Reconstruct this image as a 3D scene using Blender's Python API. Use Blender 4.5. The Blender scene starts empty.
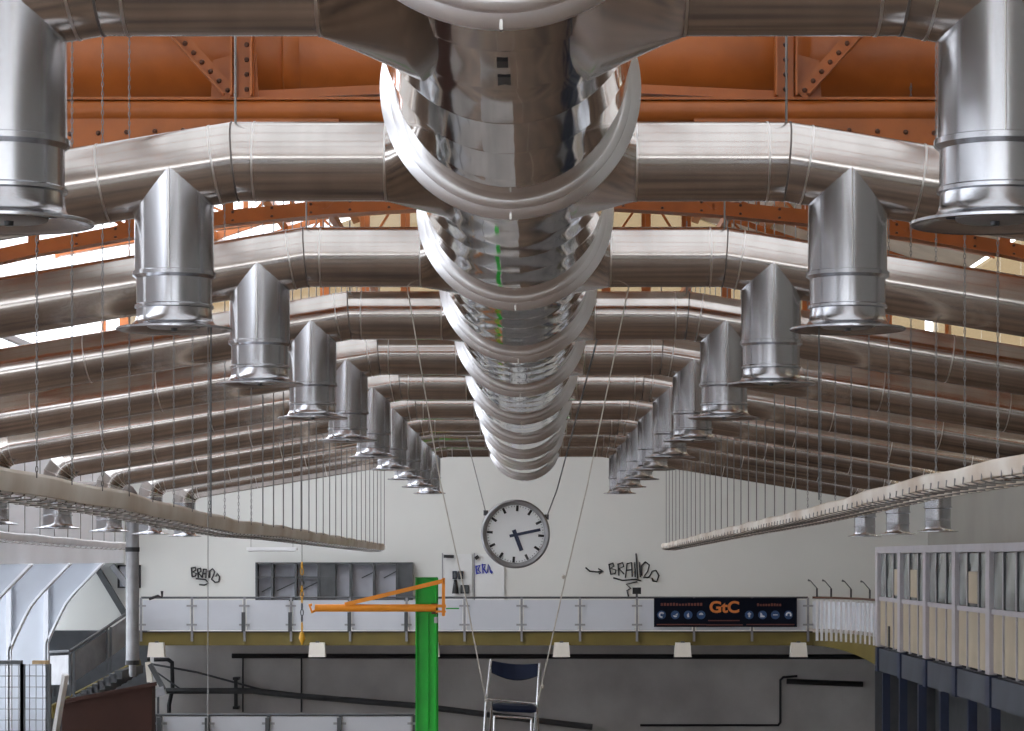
import bpy, math, random
from mathutils import Vector, Matrix
random.seed(4)
PI = math.pi
sc = bpy.context.scene
COL = sc.collection
E = 7.0                      # eye height above the hall floor; builders use heights relative to the eye
F = 2600.0                   # focal length in pixels of a 1024 px wide frame
CX = 0.125                   # the eye stands this far right of the hall's axis

# ------------------------------------------------------------------ camera, world, exposure
cam_d = bpy.data.cameras.new('camera'); cam = bpy.data.objects.new('camera', cam_d); COL.objects.link(cam)
cam.location = (CX, 0, E); cam.rotation_euler = (PI/2, 0, 0)
cam_d.sensor_width = 36; cam_d.lens = 36*F/1024
cam_d.shift_x = -18/1024; cam_d.shift_y = 192.5/1024; cam_d.clip_end = 400
sc.camera = cam
w = bpy.data.worlds.new('overcast'); sc.world = w; w.use_nodes = True
bg = w.node_tree.nodes['Background']; bg.inputs[0].default_value = (0.93, 0.96, 1.0, 1); bg.inputs[1].default_value = 3.2
sc.view_settings.view_transform = 'Standard'; sc.view_settings.look = 'None'
sc.view_settings.gamma = 1; sc.view_settings.use_curve_mapping = False
sc.view_settings.exposure = 0.55

# ------------------------------------------------------------------ materials
def mat(name, col, rough=0.6, metal=0.0, var=0.12, scale=3.0, bump=0.0, bscale=40, stretch=(1,1,1), spec=None, col2=None, rvar=0.0, det=6):
    m = bpy.data.materials.new(name); m.use_nodes = True
    nt = m.node_tree; b = nt.nodes['Principled BSDF']
    tc = nt.nodes.new('ShaderNodeTexCoord'); mp = nt.nodes.new('ShaderNodeMapping')
    nt.links.new(tc.outputs['Object'], mp.inputs[0]); mp.inputs['Scale'].default_value = stretch
    n = nt.nodes.new('ShaderNodeTexNoise'); n.inputs['Scale'].default_value = scale; n.inputs['Detail'].default_value = det
    nt.links.new(mp.outputs[0], n.inputs['Vector'])
    r = nt.nodes.new('ShaderNodeValToRGB'); nt.links.new(n.outputs['Fac'], r.inputs[0])
    c2 = col2 or tuple(max(0, c*(1-2.2*var)) for c in col)
    r.color_ramp.elements[0].position = 0.32; r.color_ramp.elements[1].position = 0.62
    r.color_ramp.elements[0].color = (*c2, 1); r.color_ramp.elements[1].color = (*col, 1)
    nt.links.new(r.outputs[0], b.inputs['Base Color'])
    b.inputs['Roughness'].default_value = rough; b.inputs['Metallic'].default_value = metal
    if spec is not None: b.inputs['Specular IOR Level'].default_value = spec
    if rvar:
        mr = nt.nodes.new('ShaderNodeMapRange'); mr.inputs['To Min'].default_value = rough+rvar; mr.inputs['To Max'].default_value = max(0.02, rough-rvar)
        nt.links.new(n.outputs['Fac'], mr.inputs[0]); nt.links.new(mr.outputs[0], b.inputs['Roughness'])
    if bump:
        n2 = nt.nodes.new('ShaderNodeTexNoise'); n2.inputs['Scale'].default_value = bscale; n2.inputs['Detail'].default_value = 3
        nt.links.new(mp.outputs[0], n2.inputs['Vector'])
        bp = nt.nodes.new('ShaderNodeBump'); bp.inputs['Strength'].default_value = bump; bp.inputs['Distance'].default_value = 0.02
        nt.links.new(n2.outputs['Fac'], bp.inputs['Height']); nt.links.new(bp.outputs[0], b.inputs['Normal'])
    return m
def glass(name, col, clear, gloss=0.08):
    m = bpy.data.materials.new(name); m.use_nodes = True; nt = m.node_tree; nt.nodes.clear()
    o = nt.nodes.new('ShaderNodeOutputMaterial'); t = nt.nodes.new('ShaderNodeBsdfTransparent'); t.inputs[0].default_value = (*col, 1)
    tr = nt.nodes.new('ShaderNodeBsdfTranslucent'); tr.inputs[0].default_value = (*col, 1)
    g = nt.nodes.new('ShaderNodeBsdfGlossy'); g.inputs['Roughness'].default_value = 0.1
    a = nt.nodes.new('ShaderNodeMixShader'); a.inputs[0].default_value = clear
    nt.links.new(tr.outputs[0], a.inputs[1]); nt.links.new(t.outputs[0], a.inputs[2])
    c = nt.nodes.new('ShaderNodeMixShader'); c.inputs[0].default_value = gloss
    nt.links.new(a.outputs[0], c.inputs[1]); nt.links.new(g.outputs[0], c.inputs[2]); nt.links.new(c.outputs[0], o.inputs[0])
    return m
M = {}
M['polished'] = mat('polished_steel', (0.80,0.78,0.75), 0.06, 1, 0.05, 1.5, 0.12, 2.5, (1.6,0.25,1.6))
M['flange']   = mat('bright_flange_steel', (0.95,0.95,0.97), 0.30, 1, 0.02, 6)
M['brushed']  = mat('brushed_steel', (0.62,0.58,0.55), 0.17, 1, 0.05, 1.6, 0.0, 14, (4,0.7,0.7), rvar=0.04, det=2)
M['drop']     = mat('drop_steel', (0.58,0.59,0.62), 0.22, 1, 0.06, 2.2, 0.0, 9, (1,1,0.3), rvar=0.06, det=2)
M['seam']     = mat('seam_steel', (0.75,0.73,0.71), 0.3, 1, 0.05, 8)
M['dark_seam']= mat('sealed_joint', (0.18,0.16,0.15), 0.5, 0.6, 0.05, 8)
M['orange']   = mat('orange_steel_paint', (0.42,0.118,0.020), 0.38, 0, 0.10, 2.5, 0.05, 30)
M['rivet']    = mat('dark_rivet', (0.10,0.035,0.015), 0.5, 0.2, 0.05)
M['white_w']  = mat('white_wall_paint', (0.66,0.665,0.63), 0.75, 0, 0.03, 0.35, 0.05, 5)
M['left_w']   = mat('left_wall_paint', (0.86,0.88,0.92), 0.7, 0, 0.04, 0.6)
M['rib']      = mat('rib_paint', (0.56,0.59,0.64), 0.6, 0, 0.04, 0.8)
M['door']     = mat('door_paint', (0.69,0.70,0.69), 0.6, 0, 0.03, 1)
M['cream_l']  = mat('brightened_cream_board', (0.88,0.84,0.77), 0.65, 0, 0.06, 0.8, 0.1, 6, col2=(0.66,0.57,0.47))  # lighter copy of the board colour, making up for shade on the left tray
M['right_w']  = mat('right_wall_shaded', (0.30,0.29,0.26), 0.8, 0, 0.05, 0.5)  # dark tone puts the shade of the right side into the colour
M['conc']     = mat('stained_concrete', (0.62,0.60,0.58), 0.85, 0, 0.2, 0.5, 0.2, 8, col2=(0.44,0.42,0.41))
M['floor']    = mat('patchy_floor', (0.22,0.15,0.105), 0.5, 0, 0.3, 0.35, col2=(0.03,0.02,0.016))
M['roof']     = mat('roof_boarding', (0.62,0.56,0.48), 0.8, 0, 0.1, 1.0)
M['olive']    = mat('olive_fascia_paint', (0.185,0.140,0.030), 0.6, 0, 0.1, 1.0)
M['black']    = mat('black_metal', (0.02,0.02,0.022), 0.5, 0.2, 0.05)
M['dgrey']    = mat('dark_grey_metal', (0.09,0.095,0.10), 0.5, 0.3, 0.1)
M['grey']     = mat('grey_metal', (0.33,0.33,0.34), 0.45, 0.6, 0.1)
M['white']    = mat('white_paint', (0.82,0.82,0.82), 0.5, 0, 0.03, 2)
M['cream']    = mat('cream_panel', (0.50,0.43,0.31), 0.6, 0, 0.08, 1.2)
M['lilac']    = mat('pale_mullion_paint', (0.50,0.48,0.51), 0.5, 0, 0.05, 1.5)
M['bluegrey'] = mat('blue_grey_band', (0.065,0.075,0.095), 0.6, 0, 0.1, 1.2)
M['navy_post']= mat('navy_post_paint', (0.02,0.03,0.07), 0.5, 0, 0.1)
M['panel']    = mat('frosted_rail_panel', (0.60,0.62,0.66), 0.25, 0, 0.03, 0.8)
M['green']    = mat('green_crane_paint', (0.008,0.56,0.04), 0.4, 0, 0.06, 2)
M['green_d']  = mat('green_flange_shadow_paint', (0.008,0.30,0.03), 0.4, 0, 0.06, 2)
M['yellow']   = mat('orange_yellow_crane_paint', (0.95,0.33,0.02), 0.4, 0, 0.05, 3)
M['chain']    = mat('galvanised_chain', (0.22,0.215,0.21), 0.4, 0.8, 0.1)
M['wire']     = mat('steel_wire', (0.26,0.25,0.24), 0.5, 0.6, 0.1)
M['board']    = mat('weathered_cream_board', (0.72,0.67,0.60), 0.65, 0, 0.06, 0.8, 0.1, 6, col2=(0.50,0.40,0.31))
M['tray_w']   = mat('white_board', (0.90,0.90,0.92), 0.6, 0, 0.04, 2)
M['rope']     = mat('rope', (0.50,0.46,0.40), 0.7, 0, 0.1, 20)
M['navy']     = mat('navy_padding', (0.008,0.013,0.034), 0.7, 0, 0.1, spec=0.2)
M['chrome']   = mat('chair_chrome', (0.75,0.76,0.77), 0.2, 1, 0.03)
M['face']     = mat('clock_face', (0.93,0.96,0.97), 0.35, 0, 0.01)
M['ink']      = mat('black_ink', (0.012,0.012,0.014), 0.6, 0, 0.02)
M['blue_ink'] = mat('blue_ink', (0.03,0.04,0.35), 0.6, 0, 0.02)
M['hand']     = mat('clock_hand_navy', (0.025,0.035,0.08), 0.5, 0, 0.02)
M['banner']   = mat('banner_dark', (0.006,0.008,0.016), 0.9, 0, 0.05, spec=0.1)
M['ban_o']    = mat('banner_orange', (0.72,0.22,0.05), 0.6, 0, 0.1, 8)
M['ban_r']    = mat('banner_dull_red', (0.16,0.045,0.03), 0.6, 0, 0.1, 8)
M['ban_b']    = mat('banner_blue', (0.02,0.07,0.19), 0.5, 0, 0.1)
M['brown']    = mat('rust_brown_sheet', (0.045,0.014,0.008), 0.8, 0, 0.12, 1.5)
M['wood']     = mat('raw_timber', (0.48,0.34,0.18), 0.7, 0, 0.12, 6)
M['pale_sheet']=mat('pale_back_sheet', (0.50,0.51,0.56), 0.6, 0, 0.05)
M['y_link']   = mat('yellow_link', (0.85,0.45,0.03), 0.5, 0, 0.05)
M['lamp_box'] = mat('cream_lamp_box', (0.85,0.80,0.70), 0.5, 0, 0.03)
M['clear']    = glass('skylight_glass', (0.97,0.98,1.0), 0.75)
M['creamglass']=glass('cream_glass', (0.36,0.31,0.235), 0.85)
M['roofglass'] = glass('wired_roof_glass', (0.58,0.58,0.58), 0.3)
M['frontglass'] = glass('front_window_glass', (1,1,1), 0.95)
M['office_glass'] = mat('office_window_glass', (0.34,0.37,0.36), 0.15, 0, 0.25, 0.8)

# ------------------------------------------------------------------ mesh helpers
class MB:
    def __init__(s): s.v = []; s.f = []
    def add(s, v, f):
        o = len(s.v); s.v += [tuple(p) for p in v]; s.f += [tuple(i+o for i in q) for q in f]; return s
    def box(s, x0, x1, y0, y1, z0, z1):
        v = [(x0,y0,z0),(x1,y0,z0),(x1,y1,z0),(x0,y1,z0),(x0,y0,z1),(x1,y0,z1),(x1,y1,z1),(x0,y1,z1)]
        return s.add(v, [(0,3,2,1),(4,5,6,7),(0,1,5,4),(1,2,6,5),(2,3,7,6),(3,0,4,7)])
    def bar(s, p, q, w, h, up=(0,0,1)):
        p = Vector(p); q = Vector(q); d = (q-p).normalized(); u = Vector(up)
        a = d.cross(u)
        if a.length < 1e-4: a = d.cross(Vector((0,1,0)))
        a.normalize(); b = a.cross(d).normalized(); v = []
        for c in (p, q):
            for i, j in ((-1,-1),(1,-1),(1,1),(-1,1)): v.append(c + a*i*w/2 + b*j*h/2)
        return s.add(v, [(0,3,2,1),(4,5,6,7),(0,1,5,4),(1,2,6,5),(2,3,7,6),(3,0,4,7)])
    def tube(s, pts, r, n=8, cap=True):
        pts = [Vector(p) for p in pts]; rings = []
        ref = None
        for i, p in enumerate(pts):
            if i == 0: t = pts[1]-p
            elif i == len(pts)-1: t = p-pts[i-1]
            else: t = (pts[i+1]-p).normalized() + (p-pts[i-1]).normalized()
            t.normalize()
            if ref is None:
                ref = Vector((0,1,0)) if abs(t.y) < 0.9 else Vector((0,0,1))
            a = t.cross(ref).normalized(); b = a.cross(t).normalized(); ref = b
            k = 1.0
            if 0 < i < len(pts)-1:
                c = (pts[i+1]-p).normalized().dot((p-pts[i-1]).normalized()); k = 1.0
            rr = r[i] if isinstance(r, (list,tuple)) else r
            rings.append([p + (a*math.cos(2*PI*j/n) + b*math.sin(2*PI*j/n))*rr for j in range(n)])
        return s.loft(rings, cap)
    def loft(s, rings, cap=True):
        n = len(rings[0]); v = [q for r in rings for q in r]; f = []
        for i in range(len(rings)-1):
            for j in range(n):
                k = (j+1) % n; f.append((i*n+j, i*n+k, (i+1)*n+k, (i+1)*n+j))
        if cap:
            f.append(tuple(range(n))[::-1]); f.append(tuple((len(rings)-1)*n+j for j in range(n)))
        return s.add(v, f)
    def lathe(s, prof, c, axis='z', n=32, cap=False):
        rings = []
        for r, h in prof:
            rg = []
            for j in range(n):
                a = 2*PI*j/n; p, q = r*math.cos(a), r*math.sin(a)
                if axis == 'z': rg.append((c[0]+p, c[1]+q, c[2]+h))
                elif axis == 'y': rg.append((c[0]+p, c[1]+h, c[2]+q))
                else: rg.append((c[0]+h, c[1]+p, c[2]+q))
            rings.append(rg)
        return s.loft(rings, cap)
    def prism(s, poly, y0, y1):          # polygon in x,z extruded along y
        n = len(poly); v = [(x,y0,z) for x,z in poly] + [(x,y1,z) for x,z in poly]
        return s.add(v, [tuple(range(n)), tuple(range(n,2*n))[::-1]] + [(i, i+n, (i+1)%n+n, (i+1)%n) for i in range(n)])

ORG = {}
def finish(me, ang=0.6):
    import bmesh
    bm = bmesh.new(); bm.from_mesh(me); bmesh.ops.recalc_face_normals(bm, faces=bm.faces); bm.to_mesh(me); bm.free()
    for p in me.polygons: p.use_smooth = True
    me.set_sharp_from_angle(angle=ang)
def obj(mb, name, m, parent=None, loc=None, **props):
    """mesh object; vertices given relative to the eye. With a parent they become local to its thing; else loc is its origin"""
    if parent is not None: o0 = ORG[parent.name]
    else:
        if loc is None:
            xs = [v[0] for v in mb.v]; ys = [v[1] for v in mb.v]; zs = [v[2] for v in mb.v]
            loc = ((min(xs)+max(xs))/2, (min(ys)+max(ys))/2, min(zs))
        o0 = Vector(loc)
    me = bpy.data.meshes.new(name); me.from_pydata([(v[0]-o0[0], v[1]-o0[1], v[2]-o0[2]) for v in mb.v], [], mb.f)
    me.materials.append(M[m]); finish(me)
    o = bpy.data.objects.new(name, me); COL.objects.link(o)
    if parent is not None: o.parent = parent
    else: o.location = (o0[0], o0[1], o0[2]+E)
    ORG[o.name] = Vector(o0)
    for k, v in props.items(): o[k] = v
    return o
def tag(o, label, cat, group=None):
    o['label'] = label; o['category'] = cat
    if group: o['group'] = group
    return o
def thing(name, label, cat, loc, group=None):
    o = bpy.data.objects.new(name, None); COL.objects.link(o); o.empty_display_size = 0.2
    o.location = (loc[0], loc[1], loc[2]+E); ORG[o.name] = Vector(loc)
    return tag(o, label, cat, group)
def struct(mb, name, m, label=None):
    o = obj(mb, name, m, kind='structure')
    if label: o['label'] = label
    return o
def sempty(name, loc):
    o = bpy.data.objects.new(name, None); COL.objects.link(o); o.location = (loc[0], loc[1], loc[2]+E)
    ORG[o.name] = Vector(loc); o['kind'] = 'structure'; return o
def copy_tree(o, parent=None):
    c = o.copy(); COL.objects.link(c)
    if parent is not None: c.parent = parent
    ORG[c.name] = ORG[o.name]
    for ch in list(o.children): copy_tree(ch, c)
    return c
def dup(o, loc, label, group=None):
    c = copy_tree(o); c.location = (loc[0], loc[1], loc[2]+E); ORG[c.name] = Vector(loc); c['label'] = label
    if group: c['group'] = group
    return c
def at(px, py, d): return Vector(((px-530)*d/F+CX, d, (558-py)*d/F))
def shared(mb, name, m):
    me = bpy.data.meshes.new(name); me.from_pydata(mb.v, [], mb.f); me.materials.append(M[m]); finish(me); return me
def inst(me, name, loc, parent, rot=(0,0,0), scale=None):
    o = bpy.data.objects.new(name, me); COL.objects.link(o); o.parent = parent
    o.location = Vector(loc) - ORG[parent.name]; o.rotation_euler = rot
    if scale: o.scale = scale
    ORG[o.name] = ORG[parent.name]; return o
ORD = ['first','second','third','fourth','fifth','sixth','seventh','eighth','ninth','tenth','eleventh','twelfth','thirteenth','fourteenth','fifteenth',
 'sixteenth','seventeenth','eighteenth','nineteenth','twentieth','twenty-first','twenty-second','twenty-third','twenty-fourth','twenty-fifth','twenty-sixth',
 'twenty-seventh','twenty-eighth','twenty-ninth','thirtieth','thirty-first','thirty-second','thirty-third','thirty-fourth','thirty-fifth','thirty-sixth']

ROW0, STEP = 11.6, 5.39
def dr(i): return ROW0 + STEP*i

# ------------------------------------------------------------------ the hall
XW = 11.6; YB = 75.0; YF = -22.0; ZF = -E; ZC = 4.6; ZE = 7.6; ZR = 11.5
struct(MB().box(-18, 18, YF, YB+1, ZF-0.3, ZF), 'floor', 'floor')
struct(MB().box(-18, 18, YB, YB+0.4, -2.2, 3.6), 'wall_back', 'white_w')
struct(MB().box(-18, 18, YB, YB+0.4, ZF, -2.2), 'wall_back_lower', 'conc')
struct(MB().box(-XW-0.3, -XW, YF, YB, -0.14, ZC), 'wall_left', 'left_w')
struct(MB().box(-15.3, -15.0, YF, YB, ZF, -4.2), 'wall_left_aisle', 'left_w')
struct(MB().box(-15.3, -XW-0.31, YF, YB, -0.14, 0.0), 'ceiling_left_aisle', 'left_w')
wa = sempty('window_aisle_added', (-15.15, YF, -4.2))  # glazing added in the outer wall to brighten the white ribs
pa = shared(MB().box(-0.01,0.01,0,4.9,0,4.06), 'glass_pane', 'clear'); ma = shared(MB().box(-0.05,0.05,-0.05,0.05,0,4.06), 'mullion', 'left_w')
for k in range(19):
    inst(pa, 'glass_pane', (-15.15, 70.05-5*k, -4.2), wa); inst(ma, 'mullion', (-15.15, 70-5*k, -4.2), wa)
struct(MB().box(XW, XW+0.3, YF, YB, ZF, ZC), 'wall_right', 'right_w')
struct(MB().box(-XW, XW, YF-0.3, YF, ZF, 1.4), 'wall_front', 'white_w')
struct(MB().box(-XW, XW, YF-0.3, YF, 6.6, ZR), 'wall_front_gable', 'white_w')
fw = sempty('window_front', (0, YF-0.1, 1.4))
obj(MB().box(-XW, XW, YF-0.13, YF-0.11, 1.4, 6.6), 'glass_pane', 'frontglass', fw)
bmul = shared(MB().box(-0.05,0.05,-0.06,0.06,0,5.2), 'mullion', 'orange')
for k in range(11): inst(bmul, 'mullion', (-10+2*k, YF-0.1, 1.4), fw)
# clerestories
struct(MB().box(XW, XW+0.3, YF, YB-22*STEP/2, ZC, ZE), 'wall_right_light_block', 'right_w')  # unseen solid stretch put in to keep highlights off the right pipes
for s, nm, gm in ((-1,'window_left','clear'), (1,'window_right','creamglass')):
    wn = sempty(nm, (s*(XW+0.15), YF, ZC))
    pm = shared(MB().box(-0.01,0.01,0,STEP/2-0.1,0,ZE-ZC), 'glass_pane', gm)
    mm = shared(MB().box(-0.08,0.08,-0.06,0.06,0,ZE-ZC), 'mullion', 'orange')
    n = int((YB-YF)/(STEP/2)) if s < 0 else 22
    for k in range(n):
        y = YB-STEP/2*(k+1); inst(pm, 'glass_pane', (s*(XW+0.15), y+0.05, ZC), wn)
        if k % 8 == 0: inst(mm, 'mullion', (s*(XW+0.15), y, ZC), wn)
# glazed gable above the back wall
gb = sempty('window_back_gable', (0, YB+0.2, 3.6))
N = 20; dxg = 2*XW/N
def roofz(x): return ZR-(ZR-ZE)*abs(x)/XW
for k in range(N):
    x0 = -XW+k*dxg; x1 = x0+dxg
    obj(MB().prism([(x0+0.05,3.95),(x1-0.05,3.95),(x1-0.05,roofz(x1)),(x0+0.05,roofz(x0))], YB+0.19, YB+0.21), 'glass_pane', 'creamglass' , gb)
    obj(MB().box(x0-0.13, x0+0.13, YB+0.05, YB+0.35, 3.9, roofz(x0)), 'mullion', 'orange', gb)
for z in (3.75, 6.4, 8.9): obj(MB().box(-XW, XW, YB-0.05, YB+0.4, z-0.16, z+0.16), 'transom', 'orange', gb)
# roof: orange purlins; boards and unseen glazing laid out for the light let in
for s, nm in ((-1,'left'), (1,'right')):
    def slope(a, b, y0, y1, t, zo=0):
        xa, xb = s*XW*a, s*XW*b; za, zb = roofz(xa)+zo, roofz(xb)+zo
        return MB().add([(xa,y0,za),(xb,y0,zb),(xb,y1,zb),(xa,y1,za),(xa,y0,za+t),(xb,y0,zb+t),(xb,y1,zb+t),(xa,y1,za+t)],
                        [(0,3,2,1),(4,5,6,7),(0,1,5,4),(1,2,6,5),(2,3,7,6),(3,0,4,7)])
    YG = YF+13*STEP; ga, gb_ = (0.50, 0.25); YS = 26.49
    struct(slope(1.0, ga, YF, YB+0.4 if s > 0 else YG, 0.12), 'ceiling_eaves_'+nm, 'roof')
    struct(slope(gb_ if s < 0 else ga, 0.0, YS, YB+0.4, 0.12), 'ceiling_ridge_'+nm, 'roof')
    sk = sempty('window_roof_fill_'+nm, (0, YF, ZE))
    for k in range(18):
        y = YF+k*STEP
        if y < YS-0.1: obj(slope(ga, 0.0, y+0.08, y+STEP-0.08, 0.02), 'glass_pane', 'roofglass', sk)
        elif s < 0: obj(slope(ga, gb_, y+0.08, y+STEP-0.08, 0.02), 'glass_pane', 'roofglass', sk)
        if s < 0 and y > YG-0.1: obj(slope(1.0, ga, y+0.08, min(y+STEP-0.08, YB), 0.02), 'glass_pane', 'clear', sk)  # clear eaves panes added to brighten the back and left walls
        obj(slope(1.0, 0.0, y-0.08, y+0.08, 0.22, -0.2), 'rafter', 'orange', sk)
    for a in (0.72, 0.57, 0.42, 0.27, 0.12):
        obj(slope(a+0.008, a-0.008, YF, YB, 0.2, -0.2), 'purlin', 'orange', sk)

# ------------------------------------------------------------------ orange roof steel
def riveted(par, p, q, w, h, n, up=(0,0,1), m='orange', name='plate'):
    off = h/2 if up == (0,1,0) else w/2
    o = obj(MB().bar(p, q, w, h, up), name, m, par)
    if n:
        rb = MB(); P = Vector(p); Q = Vector(q)
        for k in range(n):
            c = P.lerp(Q, (k+0.5)/n)
            rb.lathe([(0.0,-0.03),(0.018,-0.026),(0.024,0.0)], (c.x, c.y-off, c.z), 'y', 8)
        r = obj(rb, 'rivets', 'rivet', o); r['kind'] = 'stuff'
    return o
def arch(y, z0, c, zt, name, label, xs_step=1.1, lim=11.2, chord_h=0.2, lattice=True):
    t = thing(name, label, 'roof truss', (0, y, z0), 'arched orange roof trusses')
    n = 20; pts = []
    for k in range(n+1):
        x = -lim+2*lim*k/n; pts.append((x, y, z0-c*x*x))
    mb = MB()
    def sec(p, hh, ww):
        return [(p[0],y-ww,p[2]-hh),(p[0],y+ww,p[2]-hh),(p[0],y+ww,p[2]+hh),(p[0],y-ww,p[2]+hh)]
    mb.loft([sec(p, chord_h/2, 0.05) for p in pts]); lo = obj(mb, 'bottom_chord', 'orange', t)
    mb = MB(); mb.loft([sec((p[0],y,p[2]-chord_h/2), 0.012, 0.13) for p in pts]); obj(mb, 'chord_flange', 'orange', t)
    rb = MB()
    x = -6.0
    while x <= 6.0:
        for dz in (-0.05, 0.05): rb.lathe([(0.0,-0.02),(0.014,-0.016),(0.02,0.0)], (x, y-0.05, z0-c*x*x+dz), 'y', 6)
        x += 0.45
    r = obj(rb, 'rivets', 'rivet', lo); r['kind'] = 'stuff'
    if lattice:
        up = [(p[0], y, min(roofz(p[0])-0.27, p[2]+zt)) for p in pts]
        mb = MB(); mb.loft([sec(p, 0.08, 0.05) for p in up]); obj(mb, 'top_chord', 'orange', t)
        for k in range(n+1):
            if up[k][2]-pts[k][2] > 0.3: obj(MB().bar(pts[k], up[k], 0.12, 0.09, (0,1,0)), 'vertical_strut', 'orange', t)
            if k < n and k % 2 == 0: obj(MB().bar(pts[k], up[k+1], 0.06, 0.12, (0,1,0)), 'diagonal_strut', 'orange', t)
            if k < n and k % 2 == 1: obj(MB().bar(up[k], pts[k+1], 0.06, 0.12, (0,1,0)), 'diagonal_strut', 'orange', t)
    return t
# nearest frame, between the first two rows of branch pipes
yA = 23.5; G = 1.2
t = thing('girder', 'heavy riveted orange girder nearest the viewer with wide rolled upper plates', 'girder', (0, yA, 3.6))
obj(MB().tube([(-XW,yA,4.04),(XW,yA,4.04)], 0.10, 16), 'tube_rail', 'orange', t)
obj(MB().box(-XW, XW, yA-0.08, yA+0.08, 4.13, 4.155), 'top_ledge', 'orange', t)
riveted(t, (-6.7,yA,3.74), (-1.6,yA,3.90), 0.12, 0.29, 20, name='lower_plate'); riveted(t, (1.6,yA,3.90), (6.7,yA,3.74), 0.12, 0.29, 20, name='lower_plate')
obj(MB().bar((-2.76,yA+0.1,4.17), (0,yA+0.1,4.30), 0.14, 0.08), 'raking_angle', 'orange', t)
obj(MB().bar((2.76,yA+0.1,4.17), (0,yA+0.1,4.30), 0.14, 0.08), 'raking_angle', 'orange', t)
for s in (-1, 1):
    xg = s*2.45
    obj(MB().prism([(xg-0.12*s,4.15),(xg+0.31*s,4.15),(xg+0.29*s,4.50),(xg+0.06*s,4.56),(xg-0.10*s,4.56)], yA+0.0, yA+0.03), 'gusset_plate', 'orange', t)
    riveted(t, (xg-0.02*s,yA-0.03,4.16), (xg-0.02*s,yA-0.03,5.5), 0.05, 0.14, 10, (1,0,0), name='upright')
    obj(MB().box(xg-0.12, xg-0.10, yA-0.16, yA, 4.16, 5.5), 'upright_flange', 'orange', t)
    obj(MB().box(xg+0.06, xg+0.08, yA-0.16, yA, 4.16, 5.5), 'upright_flange', 'orange', t)
    riveted(t, (xg+0.11*s,yA-0.07,4.17), (xg+0.95*s,yA-0.07,5.1), 0.13, 0.04, 11, (0,1,0), name='brace')
    obj(MB().bar((xg+0.175*s,yA-0.12,4.17), (xg+1.015*s,yA-0.12,5.1), 0.018, 0.10, (0,1,0)), 'brace_flange', 'orange', t)
for k in range(-5, 5):                                                   # rolled plates behind the girder
    x0 = k*2.34; prof = [(0.62,0.0),(0.63,0.03),(0.63,2.14),(0.62,2.18),(0.655,2.20),(0.655,2.25),(0.62,2.34)]
    obj(MB().lathe(prof, (x0+0.35, yA+0.9, 4.72), 'x', 40), 'rolled_plate', 'orange', t)
arch(30.0, 4.13, 0.0178, 1.0, 'arch_truss', 'thin curved orange arch just behind the second row of branch pipes', chord_h=0.16)
for k, y in enumerate((41.0, 51.8, 62.6, 71.5)):
    arch(y, 8.5, 0.009, 4.0, 'arch_truss', 'high lattice orange arch, %s one behind the low front arch' % ORD[k])

# ------------------------------------------------------------------ the main duct
RB, RF = 0.725, 0.838
ZD = [(5.9,3.20),(11.3,3.13),(16.7,3.01),(22.1,2.94),(27.5,2.90),(32.9,2.87),(38.3,2.80),(43.6,2.74),(49.0,2.70),(54.4,2.67),(60.0,2.62),(62.2,2.60)]
duct = thing('main_duct', 'polished steel main duct running down the middle of the hall', 'duct', (0, 5.9, 3.2))
flprof = [(RB-0.03,-0.11),(RB+0.004,-0.11),(RB+0.046,-0.098),(RB+0.050,-0.094),(RB+0.050,-0.052),(RF-0.004,-0.034),(RF,-0.030),(RF,0.004),(RF-0.01,0.012),(RB,0.05)]
flm = None
for i in range(len(ZD)-1):
    (y0,z0), (y1,z1) = ZD[i], ZD[i+1]
    n = max(2, round((y1-y0)/0.9))
    for k in range(n):
        a, b = k/n, (k+1)/n
        ya, yb = y0+(y1-y0)*a, y0+(y1-y0)*b; za, zb = z0+(z1-z0)*a, z0+(z1-z0)*b
        rings = []
        for (yy, zz, rr) in ((ya, za, RB-0.004), (ya+0.02, za, RB-0.004+0.001*(k%3)), ((ya+yb)/2, (za+zb)/2, RB+0.0005*(k%2)), (yb-0.02, zb, RB+0.006), (yb+0.015, zb, RB+0.008)):
            rings.append([(rr*math.cos(2*PI*j/80), yy, zz+rr*math.sin(2*PI*j/80)) for j in range(80)])
        obj(MB().loft(rings, False), 'duct_section', 'polished', duct)
    if 0 < i:
        f = obj(MB().lathe(flprof, (0, y0, z0), 'y', 96), 'flange', 'flange', duct)
        obj(MB().box(-0.007, 0.007, y0-0.045, y0+0.01, z0-RF-0.004, z0-RB-0.05), 'flange_clip', 'seam', f)
capp = [(RB+0.02,-0.05),(RB+0.03,0.0),(RB*0.97,0.12),(RB*0.8,0.26),(RB*0.5,0.36),(0.001,0.40)]
obj(MB().lathe(capp, (0, 62.2, 2.60), 'y', 64), 'end_cap', 'polished', duct)
ip = MB().box(-0.03, 0.03, -0.004, 0.0, 0, 0.05)
zz = 3.07-RB
obj(MB().box(-0.035, 0.03, 12.78, 13.1, 3.096-RB-0.008, 3.096-RB+0.02), 'inspection_flap', 'black', duct)
obj(MB().box(-0.035, 0.02, 12.42, 12.58, 3.105-RB-0.008, 3.105-RB+0.02), 'inspection_flap', 'black', duct)

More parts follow.
